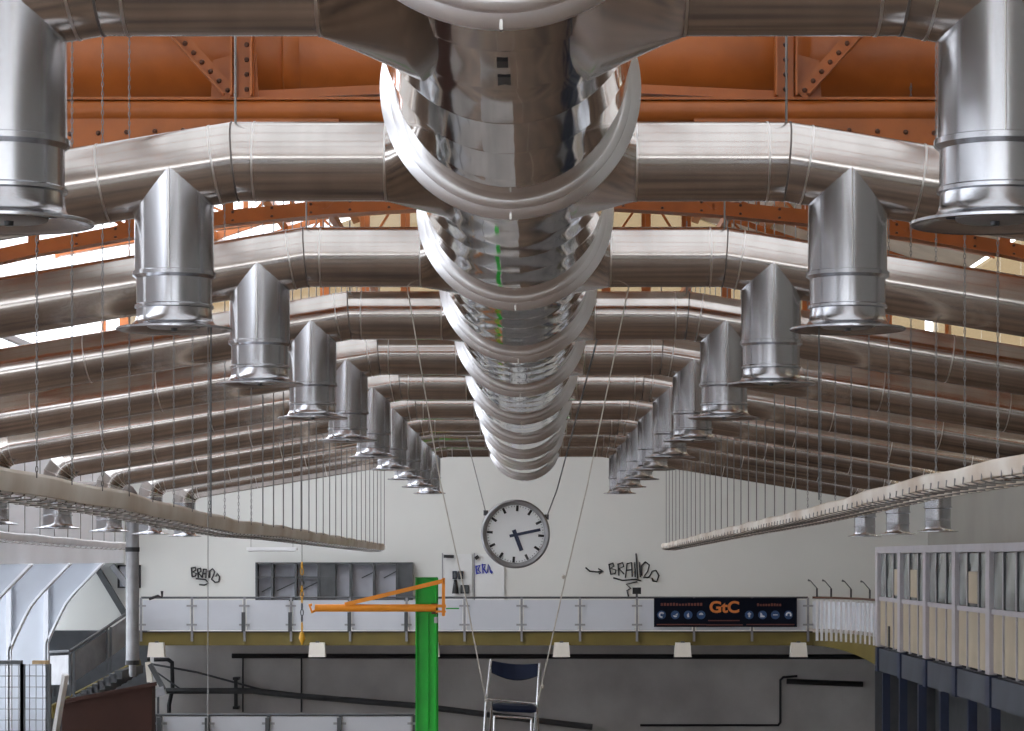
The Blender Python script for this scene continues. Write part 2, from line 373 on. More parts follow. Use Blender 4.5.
# ------------------------------------------------------------------ branch pipes with outlets, one each side of the duct per row
RP = 0.258; XB = 1.80; SL = 0.165; XO = 7.92; ZP = 2.59; XD = 2.2
def pz(x): return ZP - max(0, abs(x)-XB)*SL
def pring(s, x, z, tilt, r=RP, n=40, y=0.0):
    # ring round the pipe at (x,z), its plane tilted by 'tilt' about y
    out = []
    for j in range(n):
        a = 2*PI*j/n; u, v = r*math.cos(a), r*math.sin(a)
        out.append((s*(x + v*math.sin(tilt)), y+u, z + v*math.cos(tilt)))
    return out
th = math.atan(SL)
def outlet(par, s, x, ztop, top_r, zbead, zneck, zrim, r0=0.262, r1=0.246, rr=0.378):
    up = obj(MB().lathe([(r0,ztop-zrim),(r0,zbead-zrim),(r0+0.014,zbead-zrim-0.005),(r0+0.014,zbead-zrim-0.03),(r1,zbead-zrim-0.05)], (s*x,0,zrim), 'z', 48), 'drop_pipe', 'drop', par)
    lw = obj(MB().lathe([(r1,zbead-zrim-0.04),(r1,zneck-zrim+0.02),(r1+0.012,zneck-zrim+0.012),(r1+0.012,zneck-zrim-0.004),(r1-0.004,zneck-zrim-0.012)], (s*x,0,zrim), 'z', 48), 'collar', 'drop', par)
    pr = [(r1-0.002,zneck-zrim-0.008),(r1+0.002,0.085),(r1+0.008,0.058),(r1+0.024,0.036),(r1+0.055,0.024),(rr-0.01,0.014),(rr,0.010),(rr,-0.002),(rr-0.012,-0.005),(r1+0.07,0.012),(r1,0.05),(r1-0.02,0.12)]
    bl = obj(MB().lathe(pr, (s*x,0,zrim), 'z', 48), 'bell_mouth', 'drop', par)
    obj(MB().lathe([(0.001,0.012),(0.16,0.012),(0.175,0.02),(0.175,0.035),(0.001,0.05)], (s*x,0,zrim), 'z', 32), 'valve_disc', 'grey', bl)
    sp = MB().lathe([(0.001,-0.01),(0.02,-0.008),(0.022,0.02)], (s*x,0,zrim), 'z', 10)
    for a in (0.4, 2.5, 4.6): sp.bar((s*x,0,zrim+0.03), (s*x+0.24*math.cos(a),0.24*math.sin(a),zrim+0.05), 0.018, 0.02)
    obj(sp, 'valve_spindle', 'dgrey', bl)
def branch(s, label, long=False):
    t = thing('branch_pipe', label, 'pipe', (0,0,0)); ORG[t.name] = Vector((0,0,0))
    # saddle that flares from the pipe to the duct
    rings = []
    for k in range(9):
        u = k/8; x = 0.82-0.40*u; ry = RP+1.05*u; cy = 0.95*u; rz = RP+0.10*u; cz = ZP+0.14*u
        rings.append([(s*x, cy+ry*math.cos(2*PI*j/48), cz+rz*math.sin(2*PI*j/48)) for j in range(48)])
    rings.append([(s*0.2, 0.95+1.3*math.cos(2*PI*j/48), ZP+0.25+0.30*math.sin(2*PI*j/48)) for j in range(48)])
    obj(MB().loft(rings, False), 'saddle', 'brushed', t)
    obj(MB().loft([pring(s, 0.80, ZP, 0), pring(s, XB-0.13, ZP, 0)], False), 'pipe_section', 'brushed', t)
    obj(MB().loft([pring(s, XB-0.13, ZP, 0), pring(s, XB, ZP, th/2)], False), 'elbow_gore', 'brushed', t)
    obj(MB().loft([pring(s, XB, ZP, th/2), pring(s, XB+0.13, pz(XB+0.13), th)], False), 'elbow_gore', 'brushed', t)
    cuts = [XB+0.13, 2.66, 4.6, 6.2, XO-0.36] + ([9.6, XW-0.02] if long else [])
    for a, b in zip(cuts, cuts[1:]):
        obj(MB().loft([pring(s, a, pz(a), th), pring(s, b, pz(b), th)], False), 'pipe_section', 'brushed', t)
    def seam(x, z, ti, m='seam'):
        dx, dz = math.cos(ti)*0.006, -math.sin(ti)*0.006
        obj(MB().loft([pring(s,x-dx,z-dz,ti,RP-0.004), pring(s,x-dx,z-dz,ti,RP+0.0035), pring(s,x+dx,z+dz,ti,RP+0.0035), pring(s,x+dx,z+dz,ti,RP-0.004)], False), 'seam_band', m, t)
    seam(0.815, ZP, 0); seam(XB-0.13, ZP, 0); seam(XB, ZP, th/2, 'dark_seam'); seam(XB+0.13, pz(XB+0.13), th)
    for x in cuts[1:]: seam(x, pz(x), th)
    # outer elbow in gores, turning down
    cxr = 0.36; x0 = XO-0.36; z0 = pz(x0); prev = pring(s, x0, z0, th)
    for k in range(1, 5) if not long else ():
        a = th + (PI/2-th)*k/4
        x = x0 + cxr*(math.sin(a)-math.sin(th)); z = z0 - cxr*(math.cos(th)-math.cos(a))
        r = pring(s, x, z, a); obj(MB().loft([prev, r], False), 'elbow_gore', 'brushed', t); prev = r
        seam(x, z, a)
    if not long: outlet(t, s, x, z+0.02, RP, 0.98, 0.72, 0.50, r0=0.255, r1=0.243, rr=0.39)
    outlet(t, s, XD, 2.53, RP, 1.87, 1.635, 1.49, r0=0.2575)
    obj(MB().tube([(s*XD,-0.258,2.51),(s*XD,-0.258,1.87)], 0.005, 5), 'welt_seam', 'seam', t)
    obj(MB().tube([(s*XB,0,ZP+RP-0.01),(s*XB,0,3.6)], 0.008, 6), 'hanger_rod', 'wire', t)
    return t
for s, side in ((-1,'left'), (1,'right')):
    proto = None
    for i in range(10):
        lab = 'brushed steel branch pipe reaching %s from the main duct, %s from the front' % (side, ORD[i])
        if i == 9: lab = 'brushed steel branch pipe reaching %s from the main duct, hindmost of its side' % side
        if i == 0: lab = 'brushed steel branch pipe reaching %s from the main duct, nearest and cropped by frame' % side
        if proto is None or (s > 0 and i == 7):
            proto = branch(s, lab, s > 0 and i < 7); o = proto
            o.location = (0, dr(i), E); ORG[o.name] = Vector((0, dr(i), 0))
        else: o = dup(proto, (0, dr(i), 0), lab)
        o['group'] = 'branch pipes on the %s of the duct' % side

# ------------------------------------------------------------------ hanging trays with their chains
def spline(pts, t):
    for (a, za), (b, zb) in zip(pts, pts[1:]):
        if t <= b or (b, zb) == pts[-1]: return za+(zb-za)*(t-a)/(b-a)
def tray(s, X, zs, label, y0, y1, hooks=True, w=0.42, h=0.13, m='board'):
    z = lambda y: spline(zs, y)
    t = thing('hanging_tray', label, 'tray', (s*X, y0, z(y0)))
    n = 60; ys = [y0+(y1-y0)*k/n for k in range(n+1)]
    mb = MB(); r = []
    for y in ys:
        zz = z(y)+0.008*math.sin(y*1.7); x = s*X+0.015*math.sin(y*0.9)
        prof = [(-0.03,0.0),(0.03,0.0),(0.045,h*0.5),(0.04,h*0.85),(0.02,h),(-0.02,h),(-0.045,h*0.85),(-0.05,h*0.5)]
        r.append([(x+a, y, zz+b) for a, b in prof])
    mb.loft(r); bd = obj(mb, 'side_board', m, t)
    mb = MB()
    for off, dz in ((0,-0.01),(w*0.33,-0.035),(w*0.66,-0.035),(w,0.0),(w,0.06)):
        mb.tube([(s*(X+off), y, z(y)+dz) for y in ys[::2]], 0.010, 5)
    obj(mb, 'edge_wires', 'tray_w' if s < 0 else 'board', t)
    mb = MB(); y = y0+0.1; 
    while y < y1:
        zz = z(y); st = 0.42 if y < 40 else 0.7
        mb.tube(([(s*(X-0.05),y,zz+0.045),(s*(X-0.055),y,zz-0.01)] if hooks else [(s*(X-0.02),y,zz-0.01)])+[(s*(X+0.03),y,zz-0.03),(s*(X+w*0.7),y,zz-0.04),(s*(X+w),y,zz),(s*(X+w),y,zz+0.06)], 0.007, 4)
        y += st
    o = obj(mb, 'cross_wires', 'wire', t); o['kind'] = 'stuff'
    return t, z
Lz = [(10,0.46),(17.2,0.47),(23.1,0.43),(28,0.36),(32.2,0.31),(37.6,0.31),(45.5,0.27),(64,0.19)]
Rz = [(10,0.66),(18.4,0.60),(23.2,0.60),(28.4,0.54),(33.2,0.49),(47.4,0.40),(68,0.24)]
LT, lz = tray(-1, 3.5, Lz, 'long cream hanging tray sagging away on the left, with wire rack under it', 13.0, 64.0, hooks=False, h=0.16, m='cream_l')
RT, rz = tray(1, 3.62, Rz, 'long cream hanging tray rising towards viewer on the right, with wire rack', 13.0, 68.0)
Wz = [(40,0.42),(52,0.34),(60,0.26),(74,0.20)]
WT, wz = tray(-1, 9.9, Wz, 'white hanging tray low along the left wall, above the white ribs', 44.0, 64.5, w=0.5, h=0.14, m='tray_w', hooks=False)
# a chain of real links, one mesh shared by all the near chains
def link_mesh(L):
    mb = MB(); p = 0.040; n = int(L/p)
    for k in range(n):
        z0 = k*p; c = z0+p/2; hl, hw = 0.026, 0.0085; pts = []
        for a in range(6):
            an = 2*PI*a/6; u, v = hw*math.cos(an), hl*math.sin(an)
            pts.append((u, 0, c+v) if k % 2 else (0, u, c+v))
        for a in range(6): mb.bar(pts[a], pts[(a+1)%6], 0.005, 0.005, (0.3,0.5,0.1))
    return mb
chain_me = shared(link_mesh(5.6), 'chain', 'chain'); thin_me = shared(MB().tube([(0,0,0),(0,0,5.6)], 0.009, 5), 'chain', 'chain')
def hang(me, x, y, z, label, group, sz=6.0):
    o = bpy.data.objects.new('chain', me); COL.objects.link(o); o.location = (x, y, z+E); o.scale = (1,1,(sz-z)/5.6)
    tag(o, label, 'chain', group)
for s, zf, X, ye, side in ((-1, lz, 3.5, 63.5, 'left'), (1, rz, 3.62, 67.5, 'right')):
    y = 18.45 if s < 0 else 19.9-0.45; k = 0
    while y < ye and k < 36:
        hang(chain_me if y < 34 else thin_me, s*X+(CX if s<0 else CX-0.12), y, zf(y)+0.11, 'grey chain holding up the %s cream tray, %s counted from the front' % (side, ORD[k]), 'chains of the %s cream tray' % side)
        y += 1.42 if s < 0 else 1.48; k += 1
for k in range(11):
    y = 48.4+1.6*k
    hang(thin_me, -9.9, y, wz(y)+0.15, 'thin chain holding the white tray by the left wall, %s from the front' % ORD[k], 'chains of the white tray', 4.2)
struct(MB().box(-3.5+CX-0.06, -3.5+CX+0.06, YF, YB, 5.99, 6.12), 'ceiling_rail_left', 'orange')
struct(MB().box(3.5+CX-0.06, 3.5+CX+0.06, YF, YB, 5.99, 6.12), 'ceiling_rail_right', 'orange')
struct(MB().box(-9.96, -9.84, 40, YB, 4.19, 4.3), 'ceiling_rail_aisle', 'left_w')

# ------------------------------------------------------------------ suspended clock
dC = 45.0; c = at(515.5, 534, dC); RC = 34.5*dC/F
t = thing('hanging_clock', 'big round white clock with steel rim hung on two wires', 'clock', (c.x, dC, c.z-RC))
obj(MB().lathe([(RC*0.84,-0.05),(RC*0.86,-0.10),(RC*0.95,-0.12),(RC,-0.08),(RC*1.0,0.10),(RC*0.9,0.14),(0.001,0.14)], c, 'y', 64), 'rim', 'grey', t)
face = obj(MB().lathe([(RC*0.85,-0.05),(0.001,-0.052)], c, 'y', 64), 'dial', 'face', t)
tilt = math.radians(-4)
for k in range(12):
    a = k*PI/6 + tilt*(-1); dx, dz = math.sin(a), math.cos(a)
    r0, r1 = RC*0.66, RC*0.83
    obj(MB().bar((c.x+dx*r0, dC-0.056, c.z+dz*r0), (c.x+dx*r1, dC-0.056, c.z+dz*r1), 0.042, 0.008, (0,1,0)), 'hour_mark', 'ink' if k != 5 else 'dgrey', face)
mb = MB()
for k in range(60):
    if k % 5:
        a = k*PI/30-tilt; mb.bar((c.x+math.sin(a)*RC*0.78, dC-0.056, c.z+math.cos(a)*RC*0.78), (c.x+math.sin(a)*RC*0.82, dC-0.056, c.z+math.cos(a)*RC*0.82), 0.012, 0.006, (0,1,0))
o = obj(mb, 'minute_marks', 'grey', face); o['kind'] = 'stuff'
def hand(px, py, bx, by, w, name, yo):
    S = dC/F*90/731
    p = (c.x+(px-366)*S, dC-yo, c.z-(py-355)*S); q = (c.x+(bx-366)*S, dC-yo, c.z-(by-355)*S)
    obj(MB().bar(q, p, w, 0.01, (0,1,0)), name, 'hand', face)
hand(415, 490, 352, 322, 0.07, 'hour_hand', 0.066); hand(568, 320, 318, 372, 0.05, 'minute_hand', 0.078)
lug = [Vector((c.x-RC*0.86, dC, c.z+RC*0.62)), Vector((c.x+RC*0.90, dC, c.z+RC*0.50))]
for p in lug: obj(MB().box(p.x-0.04, p.x+0.04, dC-0.03, dC+0.03, p.z-0.05, p.z+0.04), 'lug', 'dgrey', t)
obj(MB().tube([lug[0], at(466.5,437,49.0)], 0.010, 5), 'suspension_wire', 'wire', t)
obj(MB().tube([lug[1], at(557,490,39), at(598,336,27.9)], 0.010, 5), 'suspension_wire', 'dgrey', t)

# ------------------------------------------------------------------ chair hung as a swing
dK = 22.4; kk = dK/F
t = thing('hanging_chair', 'folding chair with dark navy seat and back hung on ropes like a swing', 'chair', tuple(at(515, 745, dK)))
def Q(px, py, dy=0.0): return at(px, py, dK) + Vector((0, dy, 0))
mb = MB()
mb.tube([Q(490.5,660,0.24), Q(486,702,0.16), Q(483.5,750,-0.05)], 0.011, 10); lf = obj(mb, 'frame_tube', 'chrome', t)
mb = MB(); mb.tube([Q(539.5,664.5,0.24), Q(537.5,702,0.16), Q(533,750,-0.05)], 0.011, 10); obj(mb, 'frame_tube', 'chrome', t)
mb = MB(); mb.tube([Q(492,702,0.05), Q(488.5,750,0.35)], 0.010, 8); obj(mb, 'rear_leg', 'chrome', t)
mb = MB(); mb.tube([Q(536.5,706,0.05), Q(540,750,0.35)], 0.010, 8); obj(mb, 'rear_leg', 'chrome', t)
obj(MB().tube([Q(487,700,0.16), Q(537.5,705,0.16)], 0.010, 8), 'cross_bar', 'chrome', t)
obj(MB().tube([Q(494.5,714.5,-0.2), Q(532.5,717,-0.2)], 0.010, 8), 'cross_bar', 'chrome', t)
obj(MB().tube([Q(495,714.5,-0.2), Q(494,750,-0.25)], 0.009, 8), 'front_leg', 'chrome', t)
obj(MB().tube([Q(531.5,717,-0.2), Q(531.5,750,-0.25)], 0.009, 8), 'front_leg', 'chrome', t)
n = 16; rf = []
for k in range(n+1):                                             # curved backrest
    u = k/n; px = 491+48*u; top = 661.5+3*u+2.5*math.sin(PI*u); bot = 674+3*u+6.5*math.sin(PI*u); dy = 0.24+0.05*math.sin(PI*u)
    a, b = Q(px, top, dy), Q(px, bot, dy-0.02)
    mz = (a.z+b.z)/2
    rf.append([a+Vector((0,-0.008,-0.006)), Vector((a.x,a.y-0.02,mz)), b+Vector((0,-0.008,0.006)), b+Vector((0,0.01,0)), Vector((a.x,a.y+0.012,mz)), a+Vector((0,0.01,0))])
obj(MB().loft(rf), 'backrest', 'navy', t)
a0, a1 = Q(493,0), Q(536.5,0); zl, zr = Q(0,706.5).z, Q(0,708.5).z
rings = []
for k in range(9):
    u = k/8; x = a0.x+(a1.x-a0.x)*u; zc = zl+(zr-zl)*u; hh = 0.028 if 0 < k < 8 else 0.018
    rings.append([(x,dK-0.22,zc-hh),(x,dK-0.24,zc),(x,dK-0.20,zc+hh),(x,dK+0.12,zc+hh),(x,dK+0.14,zc),(x,dK+0.12,zc-hh)])
obj(MB().loft(rings), 'seat', 'navy', t)
obj(MB().tube([Q(485.8,702,0.16), Q(466,600,0.1), at(440,480,dK), at(407,288,dK)+Vector((0,0,0.02))], 0.0055, 6), 'rope', 'rope', t)
obj(MB().tube([Q(538,703,0.16), Q(563,590,0.1), at(587,487,dK), at(629,288,dK)+Vector((0,0,0.02))], 0.0055, 6), 'rope', 'rope', t)
for p in (Q(486,702,0.16), Q(542.5,687.5,0.14), Q(563.5,577,0.08)):
    obj(MB().lathe([(0.002,-0.02),(0.014,-0.01),(0.016,0.01),(0.002,0.02)], p, 'z', 8), 'rope_knot', 'rope', t)

# ------------------------------------------------------------------ jib crane
dJ = 50.0; kj = dJ/F
cl = at(415.5,578,dJ); cr = at(438,578,dJ)
ZJ = -3.40
struct(MB().box(-3.5, 0.5, 49.4, 50.9, -E, ZJ), 'added_plinth', 'conc')  # hidden block added to shorten the column's reflection in the duct
t = thing('jib_crane', 'green column jib crane with an orange triangular arm', 'crane', ((cl.x+cr.x)/2, dJ+0.15, ZJ))
wd = cr.x-cl.x
col = obj(MB().box(cl.x, cr.x, dJ+0.13, dJ+0.15, ZJ, cl.z).box(cl.x, cl.x+0.02, dJ, dJ+0.28, ZJ, cl.z).box(cr.x-0.05, cr.x-0.03, dJ, dJ+0.28, ZJ, cl.z).box(cl.x+0.235, cl.x+0.245, dJ+0.06, dJ+0.13, ZJ, at(0,612,dJ).z), 'column', 'green', t)
obj(MB().box(cl.x-0.005, cr.x-0.01, dJ-0.01, dJ+0.3, cl.z, cl.z+0.015), 'column_cap', 'green_d', t)
obj(MB().box(cr.x-0.075, cr.x-0.005, dJ-0.08, dJ+0.02, at(0,623,dJ).z, at(0,617,dJ).z), 'switch_box', 'pale_sheet', t)
arm = obj(MB().tube([at(315,608,dJ-0.15), at(436,608,dJ-0.15)], 0.072, 20), 'arm_tube', 'yellow', t)
obj(MB().lathe([(0.001,-0.004),(0.04,-0.004),(0.044,0.002)], at(315,608,dJ-0.15), 'x', 16), 'arm_end', 'rivet', arm)
obj(MB().tube([at(312,608,dJ-0.15)+Vector((0,0,0.06)), at(309.5,605,dJ-0.15), at(312,612,dJ-0.15), at(316,610,dJ-0.15)], 0.03, 8), 'end_stop', 'yellow', arm)
obj(MB().bar(at(345,604.5,dJ-0.15), at(443,581,dJ-0.15), 0.08, 0.12, (0,1,0)), 'tie_bar', 'yellow', t)
obj(MB().bar(at(443.5,578,dJ-0.15), at(443.5,616,dJ-0.15), 0.055, 0.06, (1,0,0)), 'pivot_post', 'yellow', t)
obj(MB().bar(at(436,606,dJ-0.15), at(446,606,dJ-0.15), 0.10, 0.06), 'hinge_block', 'yellow', t)
obj(MB().bar(at(436,611.5,dJ-0.15), at(446,611.5,dJ-0.15), 0.10, 0.04), 'hinge_block', 'yellow', t)
obj(MB().bar(at(434.5,603.5,dJ-0.15), at(434.5,614,dJ-0.15), 0.02, 0.12, (1,0,0)), 'hinge_collar', 'rivet', t)
obj(MB().tube([at(446,608.5,dJ-0.15), at(459,608.5,dJ-0.1)], 0.012, 8), 'locking_rod', 'green', t)

# hoist chain left of the crane arm
dh = dr(6); hb = at(302, 645, dh); xh = hb.x
t = thing('hoist_chain', 'hanging hoist chain with yellow and dark links left of the crane arm', 'chain', (xh, dh, hb.z))
obj(MB().tube([(xh,dh,at(0,562,dh).z), (xh,dh,pz(xh)-RP+0.02)], 0.007, 6), 'upper_wire', 'chain', t)
lk = [(562,575,'y_link'),(575,586,'dgrey'),(586,603,'y_link'),(603,622,'dgrey'),(622,632,'y_link')]
for ya, yb, mm in lk:
    za, zb = at(0,ya,dh).z, at(0,yb,dh).z; n = max(1, int((za-zb)/0.09)); st = (za-zb)/n
    for k in range(n):
        cz = za-(k+0.5)*st; pts = []
        for a in range(8):
            an = 2*PI*a/8; u, v = 0.025*math.cos(an), (st/2+0.006)*math.sin(an); pts.append((xh+(u if k%2 else u*0.3), dh+(0 if k%2 else u), cz+v))
        obj(MB().tube(pts+[pts[0]], 0.009, 5, False), 'link', mm, t)
zt = at(0,632,dh).z
obj(MB().lathe([(0.002,zt-hb.z+0.01),(0.035,zt-hb.z-0.01),(0.055,(zt-hb.z)*0.5),(0.02,0.03),(0.004,0.0)], (xh,dh,hb.z), 'z', 12), 'hook_block', 'y_link', t)
# two loose pull cables below the second row's outlets
for px, yb, m, r, lab in ((211,517,'dgrey',0.0048,'black pull cable hanging below the left outlet of the second row'), (819,500,'dgrey',0.0048,'black pull cable hanging below the right outlet of the second row'),
    (208,745,'wire',0.003,'thin pale cord hanging straight down left of the hoist chain')):
    p = at(px, 331, dr(1)); q = at(px, yb, dr(1))
    tag(obj(MB().tube([(p.x,dr(1),1.52), (q.x,dr(1),q.z)], r, 6), 'hanging_cable', m), lab, 'cable')

# ------------------------------------------------------------------ mezzanine at the back
dM = 70.0; kM = dM/F; ZM = -2.0
struct(MB().box(-10.35, 7.65, dM, YB, ZM-0.12, ZM), 'floor_mezzanine', 'conc')
t = sempty('trim_mezzanine', (0, dM, ZM-0.36))
xa = at(140,0,dM).x; xb = at(812,0,dM).x
obj(MB().box(xa, xb, dM-0.12, dM, ZM-0.35, ZM), 'fascia', 'olive', t)
obj(MB().box(xa, xb, dM-0.16, dM, ZM-0.0, ZM+0.03), 'edge_strip', 'black', t)
rail = thing('balcony_railing', 'long grey panelled railing along the back balcony', 'railing', (0, dM, ZM))
posts = [141,192,244.5,291,350,406.6,464.5,521.6,580,637,694,752,808]
ztop = at(0,597.5,dM).z
def railing(par, xs, y, z0, z1, zp0, zp1, pm='grey'):
    pm_ = shared(MB().box(-0.03,0.03,-0.03,0.03,zp0-0.3,z1), 'post', pm)
    cm_ = shared(MB().box(-0.14,0.14,-0.06,-0.04,-0.025,0.025), 'clamp', 'grey')
    for x in xs:
        p = inst(pm_, 'post', (x, y-0.17, 0), par)
        for z in (zp0+0.15, zp1-0.15):
            c_ = bpy.data.objects.new('clamp', cm_); COL.objects.link(c_); c_.parent = p; c_.location = (0,0,z)
    for a, b in zip(xs, xs[1:]):
        obj(MB().box(a+0.06, b-0.06, y-0.18, y-0.16, zp0, zp1), 'panel', 'panel', par)
    obj(MB().tube([(xs[0],y-0.17,z1),(xs[-1],y-0.17,z1)], 0.028, 8), 'handrail', 'dgrey', par)
railing(rail, [at(p,0,dM-0.17).x for p in posts], dM, ZM, ztop, ZM+0.06, ztop-0.07)
for p in (244.5, 291, 350, 406.6):
    obj(MB().box(at(p-1.8,0,dM).x, at(p+1.8,0,dM).x, dM-0.30, dM-0.24, at(0,631,dM).z, at(0,612,dM).z), 'clamp_plate', 'dgrey', rail)
jb = thing('junction_box', 'small black box on a railing post under the black graffiti tag', 'box', tuple(at(636.5,594,dM-0.2)))
a, b = at(632.5,594,dM-0.2), at(641,587.5,dM-0.2)
obj(MB().box(a.x,b.x,dM-0.26,dM-0.14,a.z,b.z), 'case', 'black', jb)
obj(MB().box((a.x+b.x)/2-0.03,(a.x+b.x)/2+0.03,dM-0.22,dM-0.17,ztop,a.z), 'bracket', 'dgrey', jb)
# rounded corner railing to the office
cn = thing('corner_railing', 'pale curved railing with close white balusters beside the office', 'railing', (8.2, 68, ZM))
path = [(at(812,0,70).x,70.0)]; E2 = (8.78+CX, 65.7)
for k in range(1, 15):
    u = k/14; a = u*PI/2*0.85
    path.append((path[0][0]+(E2[0]-path[0][0])*math.sin(a)/math.sin(PI/2*0.85), 70.0+(E2[1]-70.0)*(1-math.cos(a))/(1-math.cos(PI/2*0.85))))
obj(MB().loft([[(x,y-0.1,ZM-0.36-0.09*(70-y)),(x,y,ZM-0.36-0.09*(70-y)),(x,y,ZM),(x,y-0.1,ZM)] for x,y in path]), 'fascia', 'olive', cn)
obj(MB().tube([(x,y-0.12,ztop) for x,y in path], 0.03, 8), 'handrail', 'rivet', cn)
for i, ((x,y),(x2,y2)) in enumerate(zip(path, path[1:])):
    obj(MB().add([(x,y-0.13,ZM+0.1),(x2,y2-0.13,ZM+0.1),(x2,y2-0.13,ztop-0.1),(x,y-0.13,ztop-0.1),(x,y-0.11,ZM+0.1),(x2,y2-0.11,ZM+0.1),(x2,y2-0.11,ztop-0.1),(x,y-0.11,ztop-0.1)],
        [(0,3,2,1),(4,5,6,7),(0,1,5,4),(1,2,6,5),(2,3,7,6),(3,0,4,7)]), 'panel', 'panel', cn)
    obj(MB().box(x2-0.035,x2+0.035,y2-0.18,y2-0.14,ZM-0.22,ztop-0.05), 'baluster', 'white', cn)
for k, px in enumerate((821,835.5,851,869)):
    i = [1,4,8,12][k]; x, y = path[i]
    s_ = thing('clip_lamp', 'small dark clip lamp on the curved corner railing, %s from the left' % ORD[k], 'lamp', (x,y-0.12,ztop), 'clip lamps on the corner railing')
    obj(MB().tube([(x,y-0.12,ztop),(x,y-0.12,ztop+0.25)], 0.025, 6), 'stem', 'black', s_)
    obj(MB().tube([(x,y-0.12,ztop+0.25),(x-0.18,y-0.2,ztop+0.45)], 0.014, 6), 'arm', 'dgrey', s_)
    obj(MB().tube([(x-0.18,y-0.2,ztop+0.45),(x-0.25,y-0.2,ztop+0.47)], [0.015,0.03], 8), 'shade', 'dgrey', s_)
struct(MB().prism([(path[0][0]-0.05,0),(1,1)],0,1) if False else MB().add([(x,y,ZM-0.12) for x,y in path]+[(XW,65.7,ZM-0.12),(XW,YB,ZM-0.12),(7.6,YB,ZM-0.12)]+[(x,y,ZM) for x,y in path]+[(XW,65.7,ZM),(XW,YB,ZM),(7.6,YB,ZM)],
    [tuple(range(18)), tuple(range(18,36))]+[(i,(i+1)%18,(i+1)%18+18,i+18) for i in range(18)]), 'floor_mezzanine_corner', 'conc')
# banner on the railing
b0 = at(654,598,dM-0.3); b1 = at(797,627,dM-0.3); yb_ = dM-0.3
t = thing('banner', 'dark banner with orange GTC lettering and round blue icons on the balcony railing', 'banner', ((b0.x+b1.x)/2, yb_, b1.z))
obj(MB().box(b0.x,b1.x,yb_,yb_+0.03,b1.z,b0.z), 'banner_sheet', 'banner', t)
def text(s, x, z, y, h, m, name, par, wid=None, bold=0.0):
    cu = bpy.data.curves.new('lettering','FONT'); cu.body = s; cu.size = 1; cu.extrude = 0.01; cu.offset = bold; cu.align_x = 'CENTER'
    o = bpy.data.objects.new('lettering', cu); COL.objects.link(o)
    bpy.context.view_layer.update()
    me = bpy.data.meshes.new_from_object(o.evaluated_get(bpy.context.evaluated_depsgraph_get())); bpy.data.objects.remove(o)
    xs = [v.co.x for v in me.vertices]; ys = [v.co.y for v in me.vertices]
    sy = h/(max(ys)-min(ys)); sx = wid/(max(xs)-min(xs)) if wid else sy; cx_ = (max(xs)+min(xs))/2; y0 = min(ys)
    org = ORG[par.name]
    for v in me.vertices:
        a, b, c_ = v.co; v.co = ((a-cx_)*sx+x-org.x, y-c_-org.y, (b-y0)*sy+z-org.z)
    me.materials.clear(); me.materials.append(M[m])
    q = bpy.data.objects.new(name, me); COL.objects.link(q); q.parent = par; ORG[q.name] = org; return q
def bx(u): return at(640+u*170/1024,0,yb_).x
def bz(v): return at(0,590+v*50/301,yb_).z
text('GtC', bx(508), bz(138), yb_-0.012, bz(66)-bz(138), 'ban_o', 'lettering', t, bx(598)-bx(420), 0.03)
for u0,u1,v in ((125,380,86),(705,855,88)):
    n = 14 if u0 < 200 else 9
    mb = MB()
    for k in range(n):
        a = u0+(u1-u0)*k/n; mb.box(bx(a), bx(a+(u1-u0)/n*0.72), yb_-0.012, yb_, bz(v+9), bz(v-7+random.uniform(-2,4)))
    o = obj(mb, 'small_print', 'ban_r', t); o['kind'] = 'stuff'
for u0,u1,v in ((100,400,208),(410,600,184),(400,620,210),(640,930,208)):
    obj(MB().box(bx(u0),bx(u1),yb_-0.008,yb_,bz(v+3),bz(v-3)), 'print_line', 'ban_r', t)
for k, u in enumerate((130,212,290,368,658,738,815,895)):
    ic = obj(MB().lathe([(0.001,-0.012),((bx(26)-bx(0)),-0.010),((bx(26)-bx(0)),0.0)], (bx(u),yb_,bz(150)), 'y', 20), 'round_icon', 'ban_b', t)
    x, z, r = bx(u), bz(150), bx(14)-bx(0); y = yb_-0.02; mb = MB()
    if k == 0: mb.tube([(x+r*math.cos(a),y,z+r*math.sin(a)) for a in [0.6+0.5*j for j in range(10)]], 0.025, 5)
    elif k == 1: mb.prism([(x-r,z-r*.2),(x+r,z-r*.3),(x+r*.4,z-r),(x-r*.5,z-r*.9)], y, y+.01); mb.prism([(x,z),(x+r,z+r*.8),(x+r,z-.0)], y, y+.01)
    elif k == 2: mb.prism([(x-r*.6,z),(x+r*.2,z+r),(x+r*.5,z-r),(x-r*.3,z-r)], y, y+.01)
    elif k == 3: mb.prism([(x-r,z),(x-r*.7,z+r*.7),(x,z+r),(x+r*.7,z+r*.7),(x+r,z)], y, y+.01)
    elif k == 4: mb.prism([(x-r*.35,z-r),(x+r*.35,z-r),(x+r*.35,z+r*.1),(x+r*.9,z+r*.4),(x,z+r*1.2),(x-r*.9,z+r*.4),(x-r*.35,z+r*.1)], y, y+.01)
    elif k == 5: mb.prism([(x-r,z+r),(x-r*.4,z+r*.8),(x,z-r*.1),(x+r,z-r*.5),(x+r*.8,z-r),(x-r,z-r)], y, y+.01)
    elif k == 6: mb.box(x-r,x+r,y,y+.01,z-r*.15,z+r*.2)
    else: mb.tube([(x+r*math.cos(a),y,z+r*math.sin(a)) for a in [-0.6+0.45*j for j in range(10)]], 0.025, 5)
    obj(mb, 'icon_mark', 'panel', ic)
